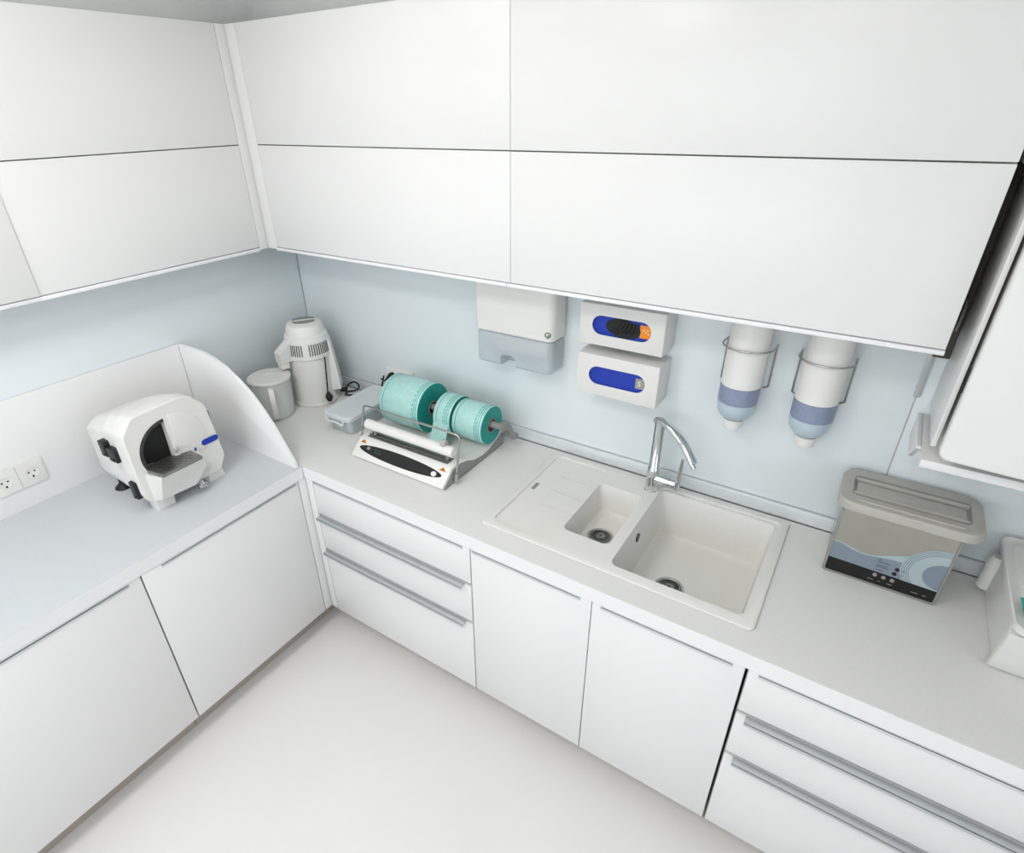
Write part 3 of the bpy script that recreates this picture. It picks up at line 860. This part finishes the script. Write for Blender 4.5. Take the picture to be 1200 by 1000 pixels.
kn = MB().lathe([(.008, 0), (.010, .004), (.006, .010)], (.462, -1.046, 1.098), 14, axis='x'); kn.build('knob', M['lidgrey'], t)

# outlets on the left guard board
t = thing('power_outlet', 'white double power outlet on the guard board at the left edge', 'outlet', (.022, -1.41, .98), 'double power outlets')
MB().prism(rrect(-1.493, -1.322, .978, 1.074, .004), 'yz', .0222, .030, .002).build('cover_plate', M['outlet'], t)
for cy in (-1.450, -1.365):
    so = MB().lathe([(.0235, 0), (.0235, .0015), (.0205, .0015), (.0185, .0006), (.001, .0006)], (.030, cy, 1.026), 28, axis='x').build('socket', M['whitematte'], t)
    hl = MB()
    for a in (-.0095, .0095): hl.lathe([(.0032, 0), (.0032, .0004), (.0005, .0004)], (.0309, cy + a, 1.029), 10, axis='x')
    hl.box(.0309, .0314, cy - .003, cy + .003, 1.006, 1.014)
    hl.build('socket_holes', M['black'], so)
MB().box(.030, .0304, -1.4080, -1.4068, .983, 1.069).build('seam', M['grey'], t)

# ------------------------------------------------------------------ ultrasonic cleaner
ux0, ux1, uy0, uy1, uz1 = 2.517, 2.803, -.228, -.040, 1.128
t = thing('ultrasonic_cleaner', 'stainless ultrasonic cleaner with a grey lid and blue wave front panel', 'cleaner', ((ux0 + ux1) / 2, -.13, H))
MB().prism(rrect(ux0, ux1, H + .004, uz1, .008), 'xz', uy0 + .012, uy1, .002).build('tank_body', M['steel'], t)
fr = MB().prism(rrect(ux0 - .002, ux1 + .002, H + .001, uz1 + .002, .010), 'xz', uy0, uy0 + .0118, .002)
fr = boolcut(fr, [MB().prism(rrect(ux0 + .005, ux1 - .005, H + .008, uz1 + .02, .008), 'xz', uy0 - .01, uy0 + .003)])
fr.build('front_frame', M['grey'], t)
px0, px1 = ux0 + .0055, ux1 - .0055
pw = px1 - px0
pz0, pz1 = H + .0085, uz1
hz = pz1 - pz0
yf = uy0 + .0028
fpn = MB().prism([(px0, pz0), (px1, pz0), (px1, pz1), (px0, pz1)], 'xz', yf - .0006, yf).build('front_panel', M['stainless'], t)
def wave(u, a): return pz0 + hz * a(u)
def interp(pts, u):
    for (a, b), (c, d_) in zip(pts, pts[1:]):
        if u <= c:
            k = (u - a) / (c - a); k = k * k * (3 - 2 * k); return b + (d_ - b) * k
    return pts[-1][1]
pale = [(0, .50), (.30, .42), (.78, .60), (1, .585)]
blu = [(0, .475), (.28, .40), (.66, .47), (.72, .47), (1, .36)]
N = 40
MB().prism([(px0, pz0 + hz * .2), (px1, pz0 + hz * .2)] + [(px0 + pw * (1 - i / N), pz0 + hz * interp(pale, 1 - i / N)) for i in range(N + 1)], 'xz', yf - .0009, yf - .0006).build('pale_wave', M['panelpale'], fpn)
MB().prism([(px0, pz0 + hz * .2), (px1, pz0 + hz * .2)] + [(px0 + pw * (1 - i / N), pz0 + hz * interp([(0, .485), (.28, .405), (.6, .455), (.70, .46), (.78, .38), (.8, .3), (1, .22)], 1 - i / N)) for i in range(N + 1)], 'xz', yf - .0012, yf - .0009).build('blue_wave', M['panelblue'], fpn)
ccx, ccz = px0 + pw * 1.0, pz0 + hz * .40
def clipdisc(r0, r1, th, m, nm):
    pts_o, pts_i = [], []
    for i in range(41):
        a = PI * .5 + PI * i / 40
        for r_, L in ((r1, pts_o), (r0, pts_i)):
            L.append((min(px1, ccx + r_ * math.cos(a)), max(pz0 + hz * .13, ccz + r_ * .92 * math.sin(a))))
    b = MB()
    secs = [[(o_[0], yf - th, o_[1]), (i_[0], yf - th, i_[1]), (i_[0], yf - .0011, i_[1]), (o_[0], yf - .0011, o_[1])] for o_, i_ in zip(pts_o, pts_i)]
    b.loft(secs); b.build(nm, m, fpn)
clipdisc(.001, .100, .00125, M['panelpale'], 'pale_ring')
for k in range(4): clipdisc(.079 + .0052 * k, .0812 + .0052 * k, .0014, M['panelblue'], 'ring_line')
clipdisc(.001, .048, .0014, M['panelblue'], 'blue_core')
MB().prism([(px0, pz0 + hz * .005), (px1, pz0 + hz * .005), (px1, pz0 + hz * .185), (px0, pz0 + hz * .215)], 'xz', yf - .0017, yf - .0012).build('black_band', M['black'], fpn)
for k, (u, w) in enumerate(((.455, .155), (.535, .150), (.615, .145))):
    MB().lathe([(.0058, 0), (.0058, -.003), (.004, -.005), (.001, -.005)], (px0 + pw * u, yf - .0016, pz0 + hz * w), 18, axis='y').build('button', M['grey'], fpn)
for u, w in ((.62, .33), (.61, .255)):
    MB().lathe([(.0058, 0), (.0058, -.002), (.001, -.002)], (px0 + pw * u, yf - .0012, pz0 + hz * w), 18, axis='y').build('indicator', M['dark'], fpn)
mk = MB()
for u, w, l in ((.44, .395, .03), (.44, .365, .11), (.44, .315, .10), (.43, .285, .12), (.43, .235, .09), (.66, .325, .035), (.65, .25, .035)):
    mk.box(px0 + pw * u, px0 + pw * (u + l), yf - .0015, yf - .0012, pz0 + hz * w, pz0 + hz * w + .0016)
mk.build('panel_lines', M['darkgrey'], fpn)
mk = MB()
for u, l in ((.405, .05), (.50, .02), (.58, .05), (.80, .06), (.9, .035)):
    mk.box(px0 + pw * u, px0 + pw * (u + l), yf - .0019, yf - .0016, pz0 + hz * .062, pz0 + hz * .062 + .0022)
mk.build('band_marks', M['grey'], fpn)
# lid
lx0, lx1, ly0, ly1 = 2.497, 2.845, -.238, -.004 - .018
sec = lambda i, z: [(p[0], p[1], z) for p in rrect(lx0 + i, lx1 - i, ly0 + i, ly1 - i, .045 - i * .5, 6)]
lid = MB().loft([sec(.006, uz1 + .003), sec(0, uz1 + .006), sec(0, uz1 + .026), sec(.004, uz1 + .032), sec(.012, uz1 + .034), sec(.020, uz1 + .034)])
lid = boolcut(lid, [MB().prism(rrect(lx0 + .032, lx1 - .032, -.190, -.070, .018), 'xy', uz1 + .022, uz1 + .1)])
lo = lid.build('lid', M['lidgrey'], t)
rg = MB()
rg.box(lx0 + .040, lx1 - .040, -.160, -.100, uz1 + .018, uz1 + .030, .005)
for a in (-.172, -.088): rg.box(lx0 + .034, lx1 - .034, a - .004, a + .004, uz1 + .018, uz1 + .036, .003)
rg.build('lid_handle', M['lidgrey'], lo)
rr = MB().tube([(lx0 + .05, -.214, uz1 + .035), (lx0 + .08, -.218, uz1 + .036), (lx1 - .08, -.218, uz1 + .036), (lx1 - .05, -.214, uz1 + .035)], .0035, 8, smooth=4)
rr.build('lid_rib', M['lidgrey'], lo)

# ------------------------------------------------------------------ box at the right edge of the worktop
t = thing('sterilizer_box', 'off-white plastic appliance box with rounded lid cut off by the right edge', 'appliance', (3.08, -.21, H))
qx0, qx1, qy0, qy1, qz1 = 2.926, 3.27, -.385, -.045, 1.05
secs = [[(p[0], p[1], z) for p in rrect(qx0 + i, qx1 - i, qy0 + i, qy1 - i, .02)] for z, i in ((H, .006), (H + .004, .001), (H + .08, .0), (qz1 - .006, 0.002))]
MB().loft(secs).build('body', M['chest'], t)
fpz = [(-.400, H + .006), (-.407, H + .016), (-.412, H + .05), (-.424, qz1 - .03), (-.424, qz1 - .014), (-.384, qz1 - .006), (-.384, H + .001), (-.394, H + .001)]
fb = MB().prism(fpz, 'yz', qx0 - .012, qx1 + .012, .006, 3); fb.build('front_bumper', M['chest'], t)
MB().lathe([(.012, 0), (.022, .004), (.022, .10), (.014, .115)], (qx0 - .003, -.075, H + .012), 20).build('hinge_post', M['chest'], t)
secs = [[(p[0], p[1], z) for p in rrect(qx0 + i, qx1 - i, qy0 - .040 + i, qy1 + .012 - i, .03)] for z, i in ((qz1 - .004, -.006), (qz1, -.012), (qz1 + .014, -.012), (qz1 + .017, -.008), (qz1 + .012, .002), (qz1 + .012, .012), (qz1 + .022, .022), (qz1 + .024, .03))]
lo = MB().loft(secs).build('lid', M['chest'], t)
MB().box(qx0 + .075, qx0 + .17, -.10, -.075, qz1 + .0235, qz1 + .05, .008).build('lid_handle', M['chest'], lo)
stk = MB().box(qx0 + .006, qx0 + .11, -.388, -.315, qz1 + .0238, qz1 + .0246)
so_ = stk.build('sticker', M['tealink'], lo)
pk = MB(); pk.box(qx0 + .016, qx0 + .09, -.350, -.342, qz1 + .0247, qz1 + .0251); pk.box(qx0 + .016, qx0 + .08, -.370, -.362, qz1 + .0247, qz1 + .0251)
pk.build('sticker_lines', M['dark'], so_)

# ------------------------------------------------------------------ shelf and appliance at the right
sh = thing('wall_shelf', 'white wall shelf under the boxy white appliance at the right edge', 'shelf', (3.1, -.15, 1.352))
MB().box(2.637, 3.6, -.300, -.0065, 1.352, 1.374, .0015).build('board', M['cab'], sh)
MB().prism([(-.0065, 1.297), (-.1365, 1.297), (-.228, 1.366), (-.228, 1.374), (-.0065, 1.374)], 'yz', 2.626, 2.6365, .001).build('bracket', M['cab'], sh)
one(MB().box(2.607, 2.6445, -.034, -.0075, 1.55, S_ - .003, .001), 'gap_shade_strip', M['brown'],  # dark strip added to give the niche gap its deep shade
    'dark strip standing in for the shade in the gap between the sink wall cabinet and the white appliance', 'filler panel', (2.625, -.02, 1.55))
ax0, ax1 = 2.663, 3.30
t = thing('shelf_appliance', 'boxy white appliance with a rounded glossy door on the wall shelf', 'appliance', (ax0, -.30, 1.374))
t.rotation_euler.z = math.radians(-3.5)
MB().box(ax0, ax1, -.285, -.012, 1.400, 1.985, .006).build('cabinet_body', M['white'], t)
MB().box(ax0 + .006, ax1 - .006, -.298, -.284, 1.405, 1.98, .002).build('door_gasket', M['dark'], t)
MB().prism(rrect(ax0 - .002, ax1 + .002, 1.404, 1.99, .022), 'xz', -.345, -.299, .008, 4).build('door', M['cab'], t)
MB().prism([(.0, .0), (.012, .01), (.012, .055), (0, .065)], 'xz', -.299, -.285, .001, xf=Matrix.Translation((ax0 - .004, 0, 1.56))).build('hinge', M['dark'], t)
for a in (ax0 + .04, ax1 - .04):
    for b in (-.25, -.06):
        MB().lathe([(.014, 0), (.014, .0265)], (a, b, 1.374), 14).build('foot', M['black'], t)
cb = MB().tube([(2.634, -.036, 1.70), (2.632, -.052, 1.715), (2.631, -.078, 1.70), (2.631, -.082, 1.67), (2.632, -.062, 1.64), (2.634, -.036, 1.63)], .0032, 8, smooth=5)
one(cb, 'appliance_cable', M['grey'], 'grey cable looping out beside the white appliance on the wall shelf', 'cable', (2.634, -.036, 1.63))

# ------------------------------------------------------------------ lamps and daylight
for i, (lx, ly, en, lab) in enumerate(((1.2, -1.1, 4.0, 'square white ceiling light panel nearest the corner'), (1.2, -2.1, 15.5, 'square white ceiling light panel along the left wall'), (2.3, -2.1, 5.5, 'square white ceiling light panel over the middle of the room'), (2.3, -3.2, 5.5, 'square white ceiling light panel by the window'))):
    t = thing('ceiling_light', lab, 'light', (lx, ly, RZ - .03), 'ceiling light panels')
    fr = MB()
    for a, b, c, d_ in ((-.31, .31, -.31, -.295), (-.31, .31, .295, .31), (-.31, -.295, -.295, .295), (.295, .31, -.295, .295)):
        fr.box(lx + a, lx + b, ly + c, ly + d_, RZ - .03, RZ, .001)
    fr.build('frame', M['white'], t)
    MB().box(lx - .295, lx + .295, ly - .295, ly + .295, RZ - .02, RZ - .001).build('diffuser', M['panel'], t)
    la = bpy.data.lights.new('panel_lamp', 'AREA'); la.shape = 'SQUARE'; la.size = .58; la.energy = en; la.color = (1, .975, .955)
    lo = bpy.data.objects.new('panel_lamp', la); COL.objects.link(lo); lo.location = (lx, ly, RZ - .035)
la = bpy.data.lights.new('window_daylight', 'AREA'); la.shape = 'RECTANGLE'; la.size = 2.3; la.size_y = 1.5; la.energy = 26; la.color = (.985, .985, 1)
lo = bpy.data.objects.new('window_daylight', la); COL.objects.link(lo)
lo.location = (1.5, RY + .03, 1.75); lo.rotation_euler = (math.radians(90), 0, 0)

la = bpy.data.lights.new('side_fill', 'AREA'); la.shape = 'RECTANGLE'; la.size = 2.0; la.size_y = 1.5; la.energy = 15; la.color = (.985, .985, 1)  # added fill lamp from the right, brightens the left wall
lo = bpy.data.objects.new('side_fill', la); COL.objects.link(lo)
lo.location = (RX - .03, -2.6, 1.75); lo.rotation_euler = (math.radians(90), 0, math.radians(90))
w = bpy.data.worlds.new('World'); SC.world = w; w.use_nodes = True
bg = w.node_tree.nodes['Background']
sky = w.node_tree.nodes.new('ShaderNodeTexSky'); sky.sky_type = 'NISHITA'; sky.sun_disc = False; sky.sun_elevation = math.radians(40)
w.node_tree.links.new(sky.outputs['Color'], bg.inputs['Color']); bg.inputs['Strength'].default_value = .3

# ------------------------------------------------------------------ camera
cam = bpy.data.cameras.new('camera'); co = bpy.data.objects.new('camera', cam); COL.objects.link(co)
yaw, pitch, roll_ = .5923, -.5149, -.0198
fwd = Vector((-math.sin(yaw) * math.cos(pitch), math.cos(yaw) * math.cos(pitch), math.sin(pitch)))
r0 = Vector((math.cos(yaw), math.sin(yaw), 0)); u0 = r0.cross(fwd)
c, s = math.cos(roll_), math.sin(roll_)
R_ = c * r0 + s * u0; U_ = -s * r0 + c * u0
co.matrix_world = Matrix(((R_.x, U_.x, -fwd.x, 2.4291), (R_.y, U_.y, -fwd.y, -1.9156), (R_.z, U_.z, -fwd.z, 2.1616), (0, 0, 0, 1)))
cam.sensor_fit = 'HORIZONTAL'; cam.sensor_width = 36
cam.lens = 680.38 / 1200 * 36
cam.shift_x = -(576.09 - 600) / 1200
cam.shift_y = (509.63 - 500) / 1200
cam.clip_start = .02
SC.camera = co
vs = SC.view_settings
vs.view_transform = 'Standard'; vs.look = 'None'; vs.gamma = 1; vs.use_curve_mapping = False
vs.exposure = -.04
